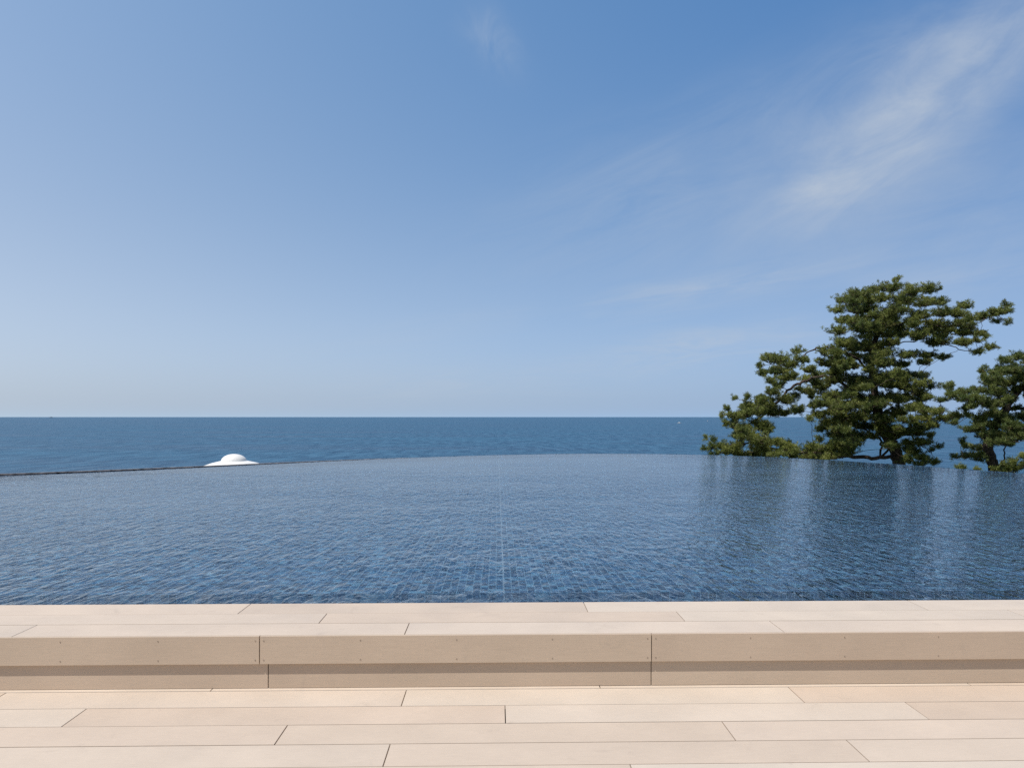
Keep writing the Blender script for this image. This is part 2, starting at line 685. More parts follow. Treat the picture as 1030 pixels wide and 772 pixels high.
# pebbles lying in the gutter on the left
bm = bmesh.new()
for i in range(N - 1):
    a, b = offset(RIM, 0.2)[i], offset(RIM, 0.2)[i + 1]
gf = strips('gutter_floor', [setz(offset(RIM, 0.13), WZ - 0.12), setz(k0, WZ - 0.12)], MAT_STONE)
gf['kind'] = 'structure'
base = offset(RIM, 0.27)
V, Fc = [], []
for i in range(N - 1):
    if base[i].x > 0.5:
        break
    seg = (base[i + 1] - base[i]).length
    for q in range(max(1, int(seg / 0.05)) * 2):
        t_ = random.random()
        c = base[i].lerp(base[i + 1], t_) + Vector((random.uniform(-.1, .1), random.uniform(-.11, .11), 0))
        r_ = random.uniform(0.022, 0.042)
        c.z = WZ - 0.12 + r_ * 0.5
        o_ = len(V)
        for (dx, dy, dz) in ((1, 0, 0), (0, 1, 0), (-1, 0, 0), (0, -1, 0), (0, 0, 0.7), (0, 0, -0.6)):
            V.append(c + Vector((dx * r_, dy * r_, dz * r_)) * random.uniform(0.85, 1.15))
        for f in ((0, 1, 4), (1, 2, 4), (2, 3, 4), (3, 0, 4), (1, 0, 5), (2, 1, 5), (3, 2, 5), (0, 3, 5)):
            Fc.append(tuple(o_ + x for x in f))
bm.free()
peb = from_pydata('pebbles', V, Fc, MAT_STONE)
peb['kind'] = 'stuff'

# ------------------------------------------------------------------ hillside and sea
SEA_Z = -36.0


def ground_z(x, y):
    e = max(0.0, y - 16.0)
    z = -3.6 - 0.05 * max(0, y - 8) - 0.62 * max(0, e - 14)
    if y < 16:
        tt = min(1, max(0, (y + 6) / 9.0))
        z = -0.6 * (1 - tt) + -3.6 * tt if y < 3 else -3.6 - 0.05 * max(0, y - 8)
    z += 0.35 * math.sin(x * 0.21 + 1.3) * math.cos(y * 0.17) + 0.18 * math.sin(x * 0.63 + y * 0.4)
    return max(z, SEA_Z - 4)


V, Fc = [], []
gx = np.linspace(-160, 160, 121)
gy = np.concatenate([np.linspace(-60, 0, 20), np.linspace(2, 100, 60)])
for yy in gy:
    for xx in gx:
        V.append((float(xx), float(yy), ground_z(float(xx), float(yy)) - (0.0 if abs(xx) > 14 or yy > 3 else 0.0)))
nx = len(gx)
for j in range(len(gy) - 1):
    for i in range(nx - 1):
        a = j * nx + i
        Fc.append((a, a + 1, a + nx + 1, a + nx))
hill = from_pydata('hillside', V, Fc, MAT_GROUND, None, True)
hill['kind'] = 'structure'

V, Fc = [], []
ys = [-3000, 40, 400, 2000, 10000, 40000, 120000]
xs_ = [-120000, -20000, -3000, 3000, 20000, 120000]
for yy in ys:
    for xx in xs_:
        V.append((xx, yy, SEA_Z))
for j in range(len(ys) - 1):
    for i in range(len(xs_) - 1):
        a = j * len(xs_) + i
        Fc.append((a, a + 1, a + len(xs_) + 1, a + len(xs_)))
sea = from_pydata('sea', V, Fc, MAT_SEA)
sea['kind'] = 'structure'


# ------------------------------------------------------------------ white saucer cupola
def lathe(name, prof, mat, parent, n=64):
    V, Fc = [], []
    for (r_, z_) in prof:
        for j in range(n):
            a = 2 * math.pi * j / n
            V.append((r_ * math.cos(a), r_ * math.sin(a), z_))
    for k in range(len(prof) - 1):
        for j in range(n):
            Fc.append((k * n + j, k * n + (j + 1) % n, (k + 1) * n + (j + 1) % n, (k + 1) * n + j))
    o = from_pydata(name, V, Fc, mat, parent, True)
    return o


CD = 30.0
cp = at_d(235.2, 463.6, CD)          # foot of the dome on the brim
gz = ground_z(cp.x, cp.y)
cup = empty('cupola', (cp.x, cp.y, gz), 'white saucer shaped cupola with a round dome poking up behind the left pool edge', 'cupola')
u = CD / F
h0 = cp.z - gz
dome = [(12.2 * u * math.cos(a), h0 + 7.3 * u * math.sin(a)) for a in np.linspace(0, math.pi / 2 - 0.001, 14)]
lathe('dome', [(12.2 * u, h0 - 0.05)] + dome, MAT_WHITE, cup)
lathe('brim', [(11.0 * u, h0 + 0.02), (13.0 * u, h0 + 0.012), (16.5 * u, h0 - 0.5 * u), (22 * u, h0 - 1.9 * u), (28.5 * u, h0 - 4.3 * u),
               (36 * u, h0 - 7.6 * u), (36.2 * u, h0 - 8.3 * u), (30 * u, h0 - 8.0 * u)], MAT_WHITE, cup)
lathe('drum', [(30 * u, h0 - 7.9 * u), (30 * u, -0.3)], MAT_WHITE, cup)


# ------------------------------------------------------------------ boats far out
def boat(px, py, length, label, dark=False):
    p = at_z(px, py, SEA_Z)
    t = empty('motor_boat', (p.x, p.y, SEA_Z), label, 'boat', 'boats far out on the sea')
    Lh, B, H = length / 2, length * 0.16, length * 0.13
    mat = MAT_WHITE if not dark else MAT_FAINT
    sect = [(-1.0, .85, 0.0), (-0.6, 1, 0.0), (0.1, 1, 0.02), (0.6, .7, 0.12), (0.9, .25, 0.25), (1.0, 0.03, 0.32)]
    V, Fc = [], []
    for (x, wd, up) in sect:
        for (yy, zz) in ((-wd, H * (1 + up)), (-wd * .7, -0.3), (wd * .7, -0.3), (wd, H * (1 + up))):
            V.append((x * Lh, yy * B, zz))
    for k in range(len(sect) - 1):
        for j in range(3):
            a = k * 4 + j
            Fc.append((a, a + 1, a + 5, a + 4))
        Fc.append((k * 4 + 3, k * 4, k * 4 + 4, k * 4 + 7))
    Fc.append((0, 3, 2, 1))
    hull = from_pydata('hull', V, Fc, mat, t)
    c0, c1, ch = -0.35 * Lh, 0.25 * Lh, H * 1.1
    V = []
    for zz, k_ in ((H * 0.95, 1), (H + ch, 0.75)):
        for (x, yy) in ((c0, -B * .7), (c1, -B * .7), (c1, B * .7), (c0, B * .7)):
            V.append((x * k_ if x > 0 else x, yy * k_, zz))
    Fc = [(4, 5, 6, 7), (0, 1, 5, 4), (1, 2, 6, 5), (2, 3, 7, 6), (3, 0, 4, 7)]
    from_pydata('cabin', V, Fc, mat, t)
    return t


boat(683.3, 425.6, 24, 'small white motor boat out on the sea left of the pines, the nearer of two')
boat(711.8, 423.2, 15, 'tiny white motor boat on the sea just beside the pines\' left tip')
MAT_FAINT = plain('ship_grey', (0.20, 0.27, 0.33), 0.7)
sh = boat(51.5, 419.9, 150, 'faint dark cargo ship low on the horizon at the far left', True)
sh.name = 'cargo_ship'
sh['category'] = 'ship'
del sh['group']


# ------------------------------------------------------------------ pines
class Tree:
    def __init__(s):
        s.nodes = []      # position, radius (pipe count), parent index
        s.par = []

    def add(s, p, parent):
        s.nodes.append(Vector(p))
        s.par.append(parent)
        return len(s.nodes) - 1

    def chain(s, pts, parent, sub=3, wob=0.04):
        last = parent
        idx = []
        P_ = ([s.nodes[parent]] if parent is not None else []) + [Vector(p) for p in pts]
        if parent is None:
            last = s.add(P_[0], None)
            idx.append(last)
        for i in range(len(P_) - 1):
            a = P_[max(0, i - 1)]
            b, c = P_[i], P_[i + 1]
            d_ = P_[min(len(P_) - 1, i + 2)]
            for q in range(1, sub + 1):
                t_ = q / sub
                p = 0.5 * ((2 * b) + (c - a) * t_ + (2 * a - 5 * b + 4 * c - d_) * t_ ** 2 + (3 * b - a - 3 * c + d_) * t_ ** 3)
                if wob:
                    p = p + Vector([random.gauss(0, wob) for _ in range(3)])
                last = s.add(p, last)
                idx.append(last)
        return idx

    def nearest(s, p, pref=None):
        best, bi = 1e9, 0
        for i, q in enumerate(s.nodes):
            dd = (p - q)
            c = dd.length + max(0.0, -dd.z) * 0.8
            if c < best:
                best, bi = c, i
        return bi


def tube_mesh(name, tree, rad, mat, parent, seg_of):
    V, Fc = [], []
    ch = {}
    for i, p in enumerate(tree.par):
        if p is not None:
            ch.setdefault(p, []).append(i)
    for i, pi in enumerate(tree.par):
        if pi is None:
            continue
        a, b = tree.nodes[pi], tree.nodes[i]
        d_ = b - a
        if d_.length < 1e-5:
            continue
        gp = tree.par[pi]
        cs = ch.get(i, [])
        if gp is not None:
            d0 = (a - tree.nodes[gp]).normalized() + d_.normalized()
        else:
            d0 = d_
        if cs:
            big = max(cs, key=lambda c: rad[c])
            d1 = (tree.nodes[big] - b).normalized() + d_.normalized()
        else:
            d1 = d_
        ra = min(rad[pi], rad[i] * 1.25)
        rb = rad[i]
        n = 10 if rb > 0.08 else (6 if rb > 0.03 else 4)
        o_ = len(V)
        for (c, dd, r_) in ((a, d0, ra), (b, d1, rb)):
            dd = dd.normalized() if dd.length > 1e-6 else d_.normalized()
            ref = Vector((0.31, 0.95, 0.05)).normalized()
            x_ = dd.cross(ref)
            if x_.length < 0.05:
                x_ = dd.cross(Vector((1, 0, 0)))
            x_.normalize()
            y_ = dd.cross(x_)
            for j in range(n):
                an = 2 * math.pi * j / n
                V.append(c + (x_ * math.cos(an) + y_ * math.sin(an)) * r_)
        for j in range(n):
            Fc.append((o_ + j, o_ + (j + 1) % n, o_ + n + (j + 1) % n, o_ + n + j))
    return keep(from_pydata(name, V, Fc, mat, None, True), parent)


def foliage_mesh(name, pos, axis, tonec, mat, parent, nn=26, ln=0.12, wd=0.0135, cone=75):
    T = len(pos)
    pos = np.array(pos)
    axis = np.array(axis)
    axis /= np.linalg.norm(axis, axis=1)[:, None]
    ref = np.tile(np.array([0.3, 0.8, 0.52]), (T, 1))
    xa = np.cross(axis, ref)
    xa /= np.linalg.norm(xa, axis=1)[:, None] + 1e-9
    ya = np.cross(axis, xa)
    th = np.radians(cone) * np.sqrt(rng.random((T, nn))) * 1.05
    ph = rng.random((T, nn)) * 2 * np.pi
    d = (np.cos(th)[..., None] * axis[:, None, :] + (np.sin(th) * np.cos(ph))[..., None] * xa[:, None, :]
         + (np.sin(th) * np.sin(ph))[..., None] * ya[:, None, :])
    l = ln * (0.75 + 0.5 * rng.random((T, nn)))
    back = (rng.random((T, nn)) - 0.15) * ln * 0.9
    base = pos[:, None, :] - axis[:, None, :] * back[..., None]
    tip = base + d * l[..., None]
    rv = rng.normal(size=(T, nn, 3))
    side = np.cross(d, rv)
    side /= np.linalg.norm(side, axis=2)[..., None] + 1e-9
    w_ = wd * (0.8 + 0.4 * rng.random((T, nn)))
    mid = base + d * (l * 0.55)[..., None]
    v0 = base - side * (w_ * 0.35)[..., None]
    v1 = mid - side * (w_ * 0.55)[..., None]
    v2 = tip
    v3 = mid + side * (w_ * 0.55)[..., None]
    V = np.stack([v0, v1, v2, v3], axis=2).reshape(-1, 3)
    V -= np.array(parent.location)[None, :]
    nf = T * nn
    me = bpy.data.meshes.new(name)
    me.vertices.add(nf * 4)
    me.vertices.foreach_set('co', V.astype(np.float32).ravel())
    me.loops.add(nf * 4)
    me.loops.foreach_set('vertex_index', np.arange(nf * 4, dtype=np.int32))
    me.polygons.add(nf)
    me.polygons.foreach_set('loop_start', np.arange(0, nf * 4, 4, dtype=np.int32))
    me.polygons.foreach_set('loop_total', np.full(nf, 4, dtype=np.int32))
    me.update(calc_edges=True)
    at = me.color_attributes.new('tone', 'FLOAT_COLOR', 'POINT')
    tc = np.array(tonec)
    c = np.repeat(tc[:, None, :], nn, axis=1)
    c[..., 0] = np.clip(c[..., 0] + rng.normal(0, 0.12, (T, nn)), 0, 1)
    br = (rng.random((T, nn)) < 0.03) * 0.7
    c[..., 1] = np.clip(c[..., 1] + br, 0, 1)
    c4 = np.concatenate([c, np.ones((T, nn, 1))], axis=2)
    c4 = np.repeat(c4.reshape(-1, 4), 4, axis=0)
    at.data.foreach_set('color', c4.astype(np.float32).ravel())
    me.validate()
    return link(name, me, mat, parent)


def build_pine(name, label, D, foot, trunk, limbs, pads, spread, mat, group, dens=2.2, ln=0.112, r0=None, tipr=0.009):
    """trunk / limbs / pads are given as angles seen from the terrace and set at the tree's own distance;
    each pad is a flat cloud of shoots, spread in depth as well as across."""
    u = D / F
    base = at_d(foot[0], foot[1], D)
    gz = ground_z(base.x, base.y)
    t = empty(name, (base.x, base.y, gz), label, 'tree', group)
    T = Tree()
    tp = [Vector((base.x + 0.25, base.y, gz - 0.4)), Vector((base.x + 0.1, base.y, (gz + base.z) / 2))]
    for (px, py, dd) in trunk:
        tp.append(at_d(px, py, D + dd))
    T.chain(tp, None, 4, 0.015)
    for lb in limbs:
        P_ = [at_d(px, py, D + dd) for (px, py, dd) in lb]
        n0 = T.nearest(P_[0])
        T.chain(P_[1:], n0, 4, 0.03)
    # pads: real positions
    pad_c = []
    ctr = base.x
    for pd in pads:
        px, py, rx, ryy = pd[:4]
        if len(pd) > 4:
            dd = pd[4]
        else:
            # follow the nearest limb in depth, then wander
            q = at_d(px, py, D)
            bi = min(range(len(T.nodes)), key=lambda i: (T.nodes[i].x - q.x) ** 2 + (T.nodes[i].z - q.z) ** 2)
            dist = math.hypot(T.nodes[bi].x - q.x, T.nodes[bi].z - q.z)
            dd = (T.nodes[bi] - CAM).dot(FWD) - D + random.choice((-1, 1)) * random.uniform(0.1, 1) * spread * min(1.0, 0.45 + dist / 2)
        pad_c.append((at_d(px, py, D + dd), rx * u, ryy * u))
    for (c, rx, rz) in list(pad_c):
        if rx > 7.5 * u:
            sgn = random.choice((-1, 1))
            c2 = CAM + (c - CAM) * (1 + sgn * random.uniform(0.5, 1.1) * spread / D)
            pad_c.append((c2 + RGT * random.uniform(-.25, .25) * rx + Vector((0, 0, random.uniform(-.4, .2) * rz)),
                          rx * random.uniform(.6, .8), rz * random.uniform(.6, .8)))
    pad_c.sort(key=lambda c: min((c[0] - T.nodes[i]).length for i in range(0, len(T.nodes), 2)))
    tips = []
    pos, axis, tn = [], [], []
    for (c, rx, rz) in pad_c:
        low = c - Vector((0, 0, rz * 0.7))
        n0 = T.nearest(low)
        a = T.nodes[n0]
        mid = a.lerp(low, 0.5) + Vector((random.gauss(0, .08), random.gauss(0, .08), random.uniform(-.05, .12))) * (low - a).length
        idx = T.chain([mid, low], n0, 3, 0.02)
        area = (rx / u) * (rz / u)
        ns = max(3, int(3.5 + area / 9.0 * dens))
        ptone = random.gauss(0.5, 0.16)
        hub = idx[-1]
        outd = Vector((c.x - T.nodes[min(len(T.nodes) - 1, 12)].x, c.y - base.y, 0))
        outd = outd.normalized() if outd.length > 0.2 else Vector((0, 0, 0))
        for q in range(ns):
            an = random.random() * 2 * math.pi
            rr = math.sqrt(random.random()) * (1.35 if random.random() < 0.16 else 1.0)
            end = c + Vector((math.cos(an) * rx * rr, math.sin(an) * rx * 0.9 * rr,
                              rz * (random.uniform(-0.75, 0.95)) * math.sqrt(max(0.05, 1 - rr * rr * 0.8))))
            start = T.nodes[hub if random.random() < 0.6 else idx[-2]]
            dirn = end - start
            if dirn.length < 0.05:
                continue
            tipn = T.chain([start.lerp(end, 0.55) - Vector((0, 0, 0.05 * dirn.length)), end], idx[-1], 2, 0.01)
            tdir = dirn.normalized() * 0.7 + outd * 0.25 + Vector((0, 0, 0.75))
            shoot = random.gauss(0, 0.14)
            k = random.randint(3, 5)
            for j in range(k):
                s_ = 1 - j * 0.16
                pp = start.lerp(end, s_) + Vector([random.gauss(0, 0.05) for _ in range(3)]) + Vector((0, 0, 0.03))
                dd2 = tdir + Vector([random.gauss(0, 0.45) for _ in range(3)])
                if j:
                    dd2 = dd2 + Vector([random.gauss(0, 0.5) for _ in range(3)])
                pos.append(tuple(pp))
                axis.append(tuple(dd2))
                tn.append((min(1, max(0, ptone + shoot + random.gauss(0, 0.1))), 0.0 if random.random() > 0.04 else 0.35, 0))
    # pipe radii
    cnt = [0.0] * len(T.nodes)
    kids = [0] * len(T.nodes)
    for i in range(len(T.nodes) - 1, -1, -1):
        if cnt[i] == 0:
            cnt[i] = 1.0
        if T.par[i] is not None:
            cnt[T.par[i]] += cnt[i]
    # nodes were added after their parents, so the reverse pass has summed every tip; long chains inflate counts slightly
    mx = max(cnt)
    R0 = r0 or 0.28
    rad = [max(tipr, R0 * (c / mx) ** 0.62) for c in cnt]
    tube_mesh('trunk', T, rad, MAT_BARK, t, None)
    foliage_mesh('crown', pos, axis, tn, mat, t, ln=ln)
    print(name, 'tufts', len(pos), 'nodes', len(T.nodes))
    return t


G = 'pines beyond the pool edge'
D1t = 31.0
main_pads = [
    (878, 291, 10, 5), (886, 299, 12, 6), (873, 301, 12, 6), (905, 309, 14, 6), (885, 325, 14, 6), (795, 366, 9, 4), (790, 380, 9, 4), (812, 381, 8, 4), (806, 391, 7, 3), (783, 386, 8, 4),
    (762, 407, 9, 5), (826, 388, 9, 5), (822, 376, 8, 4), (830, 405, 12, 5), (840, 413, 10, 5), (938, 331, 10, 5), (948, 337, 10, 4), (962, 325, 10, 4), (975, 328, 9, 4),
    (862, 296, 15, 7), (848, 300, 9, 5), (895, 288, 14, 6), (901, 281, 4, 3), (918, 291, 12, 6), (935, 290, 11, 6), (910, 301, 18, 7),
    (843, 311, 9, 4), (868, 310, 18, 8), (893, 316, 17, 8), (850, 322, 12, 5), (843, 332, 12, 5), (870, 328, 20, 8),
    (890, 334, 15, 7), (850, 343, 14, 6), (875, 348, 20, 8), (892, 355, 12, 6), (840, 352, 10, 6),
    (928, 303, 16, 7), (948, 303, 10, 5), (948, 314, 14, 5), (970, 307, 9, 4), (925, 316, 14, 6), (965, 315, 12, 5), (940, 324, 12, 5),
    (925, 333, 14, 6), (908, 330, 6, 4), (955, 331, 14, 5), (975, 320, 9, 4), (943, 343, 14, 6), (968, 334, 11, 4), (984, 335, 8, 2.5),
    (990, 317, 9, 4), (1002, 314, 9, 4), (1010, 312, 8, 3.5), (1013, 306, 5, 2.5), (1004, 323, 6, 2), (1013, 324, 4, 1.5),
    (970, 344, 12, 5), (985, 342, 6, 3), (984, 354, 8, 3), (994, 349, 6, 2.5), (1002, 348, 5, 2), (993, 339, 4, 1.5),
    (915, 356, 13, 5), (935, 357, 10, 4), (930, 364, 9, 3), (948, 359, 8, 3), (905, 366, 10, 5),
    (773, 360, 9, 5), (768, 374, 7, 5), (764, 368, 4, 2), (785, 361, 11, 6), (802, 353, 6, 3.5), (808, 361, 8, 4), (783, 372, 13, 5), (798, 377, 9, 5), (775, 383, 6, 4),
    (815, 371, 8, 5), (829, 354, 7, 5), (826, 364, 6, 5), (840, 366, 12, 5), (838, 380, 16, 7), (820, 385, 10, 5), (815, 393, 9, 4), (858, 380, 14, 8),
    (835, 396, 16, 6), (855, 392, 16, 8), (778, 393, 9, 5), (770, 401, 12, 6), (790, 402, 11, 6), (800, 397, 6, 4), (802, 411, 9, 5), (790, 415, 10, 4),
    (818, 407, 8, 4), (815, 421, 5, 3), (825, 416, 10, 5), (835, 425, 13, 6), (850, 408, 16, 7), (865, 402, 12, 8), (850, 422, 16, 7),
    (825, 430, 8, 4), (818, 398, 6, 3),
    (739.5, 400, 2.5, 1.5), (751, 399, 4, 4), (753, 407, 6, 5), (764, 402, 8, 4), (750, 416, 8, 6), (764, 413, 10, 6), (731, 410, 3, 4), (733, 416, 3, 4), (726, 417, 2, 4), (730, 425, 4, 4),
    (740, 420, 5, 5), (738, 428, 5, 5), (748, 430, 11, 7), (765, 426, 11, 7), (776, 413, 10, 7), (742, 436, 7, 4), (758, 439, 13, 7), (772, 432, 7, 5),
    (711, 440, 1.5, 2.5), (717, 442, 2.5, 3), (709, 451, 2.5, 2), (716, 450, 5, 3), (716, 456, 6, 3), (724, 447, 7, 4), (730, 453, 10, 4), (740, 449, 8, 5), (748, 456, 12, 4),
    (765, 449, 13, 6), (762, 457, 12, 4), (782, 444, 9, 5), (778, 455, 14, 5), (795, 449, 11, 5), (797, 457, 13, 4), (812, 452, 10, 5), (817, 459, 13, 3),
    (829, 452, 10, 5), (840, 446, 10, 5), (834, 458, 15, 4), (848, 453, 11, 5), (824, 441, 4, 4), (842, 437, 12, 5),
    (877, 405, 6, 6), (860, 418, 14, 6), (873, 412, 10, 6), (870, 427, 16, 6), (860, 436, 15, 6), (856, 445, 12, 5), (885, 420, 14, 6), (890, 430, 12, 5), (875, 438, 9, 4),
    (888, 377, 9, 6), (896, 385, 12, 7), (892, 398, 12, 7), (908, 376, 11, 6), (912, 388, 13, 6), (905, 400, 12, 6), (925, 377, 11, 5), (930, 385, 10, 5), (938, 388, 7, 3),
    (920, 394, 11, 5), (932, 399, 9, 3), (903, 412, 13, 6), (918, 410, 10, 5), (930, 412, 8, 4), (915, 422, 13, 5), (930, 420, 10, 5), (942, 413, 9, 4), (950, 420, 9, 4), (938, 427, 8, 4), (958, 417, 5, 3),
    (899, 438, 11, 5), (897, 446, 9, 4), (910, 434, 12, 5), (924, 434, 10, 5), (935, 437, 7, 4), (914, 445, 10, 4), (930, 445, 7, 3), (944, 449, 5, 2), (936, 452, 5, 2),
    (920, 454, 9, 4), (912, 461, 8, 4), (928, 459, 9, 4), (938, 464, 9, 3), (925, 466, 8, 3),
]
for _ in range(95):
    fy_ = random.uniform(300, 452)
    lo_ = np.interp(fy_, [300, 330, 360, 400, 430, 452], [856, 852, 838, 832, 836, 850])
    hi_ = np.interp(fy_, [300, 330, 360, 400, 430, 452], [925, 930, 905, 925, 932, 925])
    main_pads.append((random.uniform(lo_, hi_), fy_, random.uniform(7, 11), random.uniform(4, 5.5), random.uniform(-2.2, 2.2)))
for _ in range(16):
    main_pads.append((random.uniform(740, 778), random.uniform(408, 454), random.uniform(6, 9), random.uniform(4, 5), random.uniform(-1.5, 1.5)))
for _ in range(14):
    px_ = random.uniform(775, 858)
    main_pads.append((px_, random.uniform(449, 458), random.uniform(6, 10), random.uniform(3, 4), random.uniform(-2.0, 1.0)))
main_trunk = [(904, 468, 0), (901, 455, 0), (894, 441, 0), (886, 425, 0.1), (881, 405, 0.1), (879, 388, 0), (877, 370, -.1), (878, 350, -.1), (884, 332, 0), (893, 315, .1), (902, 300, .2), (908, 290, .2)]
main_limbs = [
    [(901, 459, 0), (885, 460.5, -.6), (868, 460, -1.0), (850, 459, -1.2), (822, 456, -1.3), (790, 453, -1.2), (755, 446, -1.0), (722, 450, -1.2)],
    [(882, 405, 0), (860, 396, .4), (838, 380, .7), (820, 380, .8), (806, 384, .8), (798, 388, .7), (785, 402, .6), (765, 420, .4), (745, 430, .2)],
    [(878, 372, 0), (858, 358, -.6), (844, 352, -1.0), (834, 349.5, -1.2), (822, 350, -1.3), (812, 354, -1.4), (800, 363, -1.4), (783, 368, -1.5), (768, 366, -1.5)],
    [(880, 345, 0), (900, 346, .3), (920, 342, .6), (938, 341, .9), (955, 348, 1.1), (975, 353, 1.1), (992, 351, 1.1), (1002, 347, 1.0)],
    [(884, 333, 0), (905, 326, -.3), (925, 324, -.6), (945, 328, -.8), (965, 326, -.9), (983, 325, -.9), (992, 321, -.9), (1005, 316, -.9), (1014, 308, -.9)],
    [(880, 398, 0), (900, 398, -.6), (920, 396, -1.1), (938, 395, -1.4)],
    [(889, 433, 0), (905, 430, -.7), (922, 429, -1.2), (937, 427, -1.5), (950, 421, -1.7)],
    [(896, 446, 0), (912, 437, .5), (926, 446, 1.0), (936, 456, 1.3), (942, 462, 1.4)],
    [(885, 425, 0), (868, 424, .8), (848, 420, 1.4), (828, 424, 1.7)],
    [(879, 388, 0), (884, 384, 1.0), (890, 380, 1.8)], [(880, 400, 0), (872, 410, -1.1), (866, 420, -1.8)],
    [(893, 315, 0), (872, 312, .4), (852, 308, .8), (840, 312, 1.0)], [(902, 300, 0), (920, 298, .6), (936, 294, 1.0)],
    [(884, 332, 0), (868, 332, -.5), (850, 334, -.9)],
    [(897, 450, 0), (886, 458, .3), (886, 446, .4), (881, 438, .6)],
]
build_pine('pine_tree', 'large spreading dark green pine with windswept limbs rising behind the right pool edge', D1t,
           (905, 474), main_trunk, main_limbs, main_pads, 1.5, MAT_NEEDLE, G, r0=0.26)

pads2 = [
    (1012, 361, 9, 4), (1024, 358, 9, 4), (990, 372, 4, 5), (989, 380, 6, 5), (1003, 374, 10, 6), (1018, 371, 12, 7), (998, 384, 11, 5), (1015, 384, 13, 6), (1028, 380, 8, 6),
    (1003, 394, 13, 5), (1022, 393, 10, 5), (985, 392, 8, 3.5),
    (953, 390, 4, 3), (958, 387, 4, 2.5), (957, 396, 8, 4), (968, 394, 8, 4), (948, 402, 7, 3), (970, 401, 12, 3.5), (979, 391, 3, 2), (985, 399, 8, 4), (992, 404, 9, 4),
    (980, 407, 8, 4), (971, 411, 7, 3), (964, 418, 6, 3), (973, 417, 5, 3), (960, 425, 3, 3), (1004, 406, 8, 5), (1012, 402, 7, 4), (1022, 410, 6, 3),
    (1002, 417, 10, 4), (985, 424, 9, 4), (998, 427, 14, 5), (978, 431, 9, 4), (990, 437, 13, 5), (1010, 421, 10, 4), (1020, 428, 12, 5), (1008, 437, 14, 5), (1026, 438, 10, 5), (1000, 445, 11, 3),
    (968, 443, 3, 3), (972, 448, 5, 3), (984, 450, 10, 3), (962, 459, 6, 2), (972, 458, 10, 3), (985, 457, 9, 3), (988, 462, 6, 1.5),
    (1040, 365, 14, 8), (1045, 383, 16, 8), (1060, 375, 14, 8), (1045, 400, 14, 6), (1065, 395, 14, 6), (1040, 420, 12, 6), (1060, 415, 14, 6), (1042, 440, 12, 5), (1062, 435, 12, 5), (1075, 405, 10, 6),
]
for _ in range(34):
    fy_ = random.uniform(368, 446)
    pads2.append((random.uniform(np.interp(fy_, [368, 400, 425, 446], [1000, 985, 982, 984]), 1060), fy_, random.uniform(6, 10), random.uniform(3.5, 5), random.uniform(-1.6, 1.6)))
trunk2 = [(1000, 473, 0), (997, 462, 0), (994, 450, 0), (996, 438, 0), (1003, 424, 0), (1013, 410, 0), (1022, 398, 0), (1032, 386, 0), (1042, 372, 0)]
limbs2 = [
    [(1013, 410, 0), (1000, 404, -.4), (985, 402, -.8), (968, 400, -1.1), (955, 396, -1.2)],
    [(994, 452, 0), (982, 458, -.5), (966, 459, -.8)],
    [(1002, 428, 0), (990, 426, .5), (975, 420, .8)],
    [(1013, 410, 0), (1030, 412, .5), (1048, 416, .8), (1062, 418, .9)],
    [(1022, 398, 0), (1010, 388, .5), (998, 378, .8), (991, 370, .9)],
    [(1032, 386, 0), (1024, 372, -.5), (1015, 362, -.8)],
    [(1000, 473, 0), (1010, 461, -.4), (1011, 451, -.5), (1019, 444, -.6), (1030, 440, -.7)],
    [(1032, 386, 0), (1050, 388, .3), (1066, 390, .5)],
]
build_pine('pine_tree', 'smaller pine cut by the right photo edge, its trunk leaning behind the pool', 29.0,
           (1002, 482), trunk2, limbs2, pads2, 1.2, MAT_NEEDLE2, G, r0=0.20)

# low young pines whose tops just clear the wall
pads3 = [(1004, 471, 6, 2.5), (1012, 467, 7, 3), (1020, 464, 5, 3), (1024, 470, 7, 3), (1014, 472, 8, 3), (1032, 466, 7, 4), (1028, 459, 3, 2), (1040, 472, 8, 4), (1007, 478, 8, 4), (1022, 480, 9, 5), (1036, 482, 9, 5)]
build_pine('young_pine', 'low bushy young pine at the foot of the leaning pine, at the right photo edge', 27.5,
           (1020, 495), [(1020, 484, 0), (1021, 474, 0), (1022, 466, 0)], [], pads3, 0.4, MAT_NEEDLE, 'young pines just over the pool edge', r0=0.05)
pads4 = [(962, 470.5, 4, 1.5), (968, 471, 4, 1.5), (985, 473, 5, 1.2), (965, 476, 6, 3), (972, 480, 7, 4)]
build_pine('young_pine', 'tiny green pine tip showing over the pool edge between the two pines', 27.0,
           (968, 495), [(968, 484, 0), (967, 476, 0), (966, 471, 0)], [], pads4, 0.3, MAT_NEEDLE, 'young pines just over the pool edge', r0=0.04)

# ------------------------------------------------------------------ light and sky
EL, AZ = R(62.5), R(230)        # azimuth clockwise from +Y (straight out to sea)
sv = Vector((math.sin(AZ) * math.cos(EL), math.cos(AZ) * math.cos(EL), math.sin(EL)))
sd = bpy.data.lights.new('sun', 'SUN')
sd.energy = 4.25
sd.angle = R(0.53)
sd.color = (1.0, 0.95, 0.88)
so = bpy.data.objects.new('sun', sd)
COL.objects.link(so)
so.rotation_euler = sv.to_track_quat('Z', 'Y').to_euler()
so.location = (0, 0, 30)

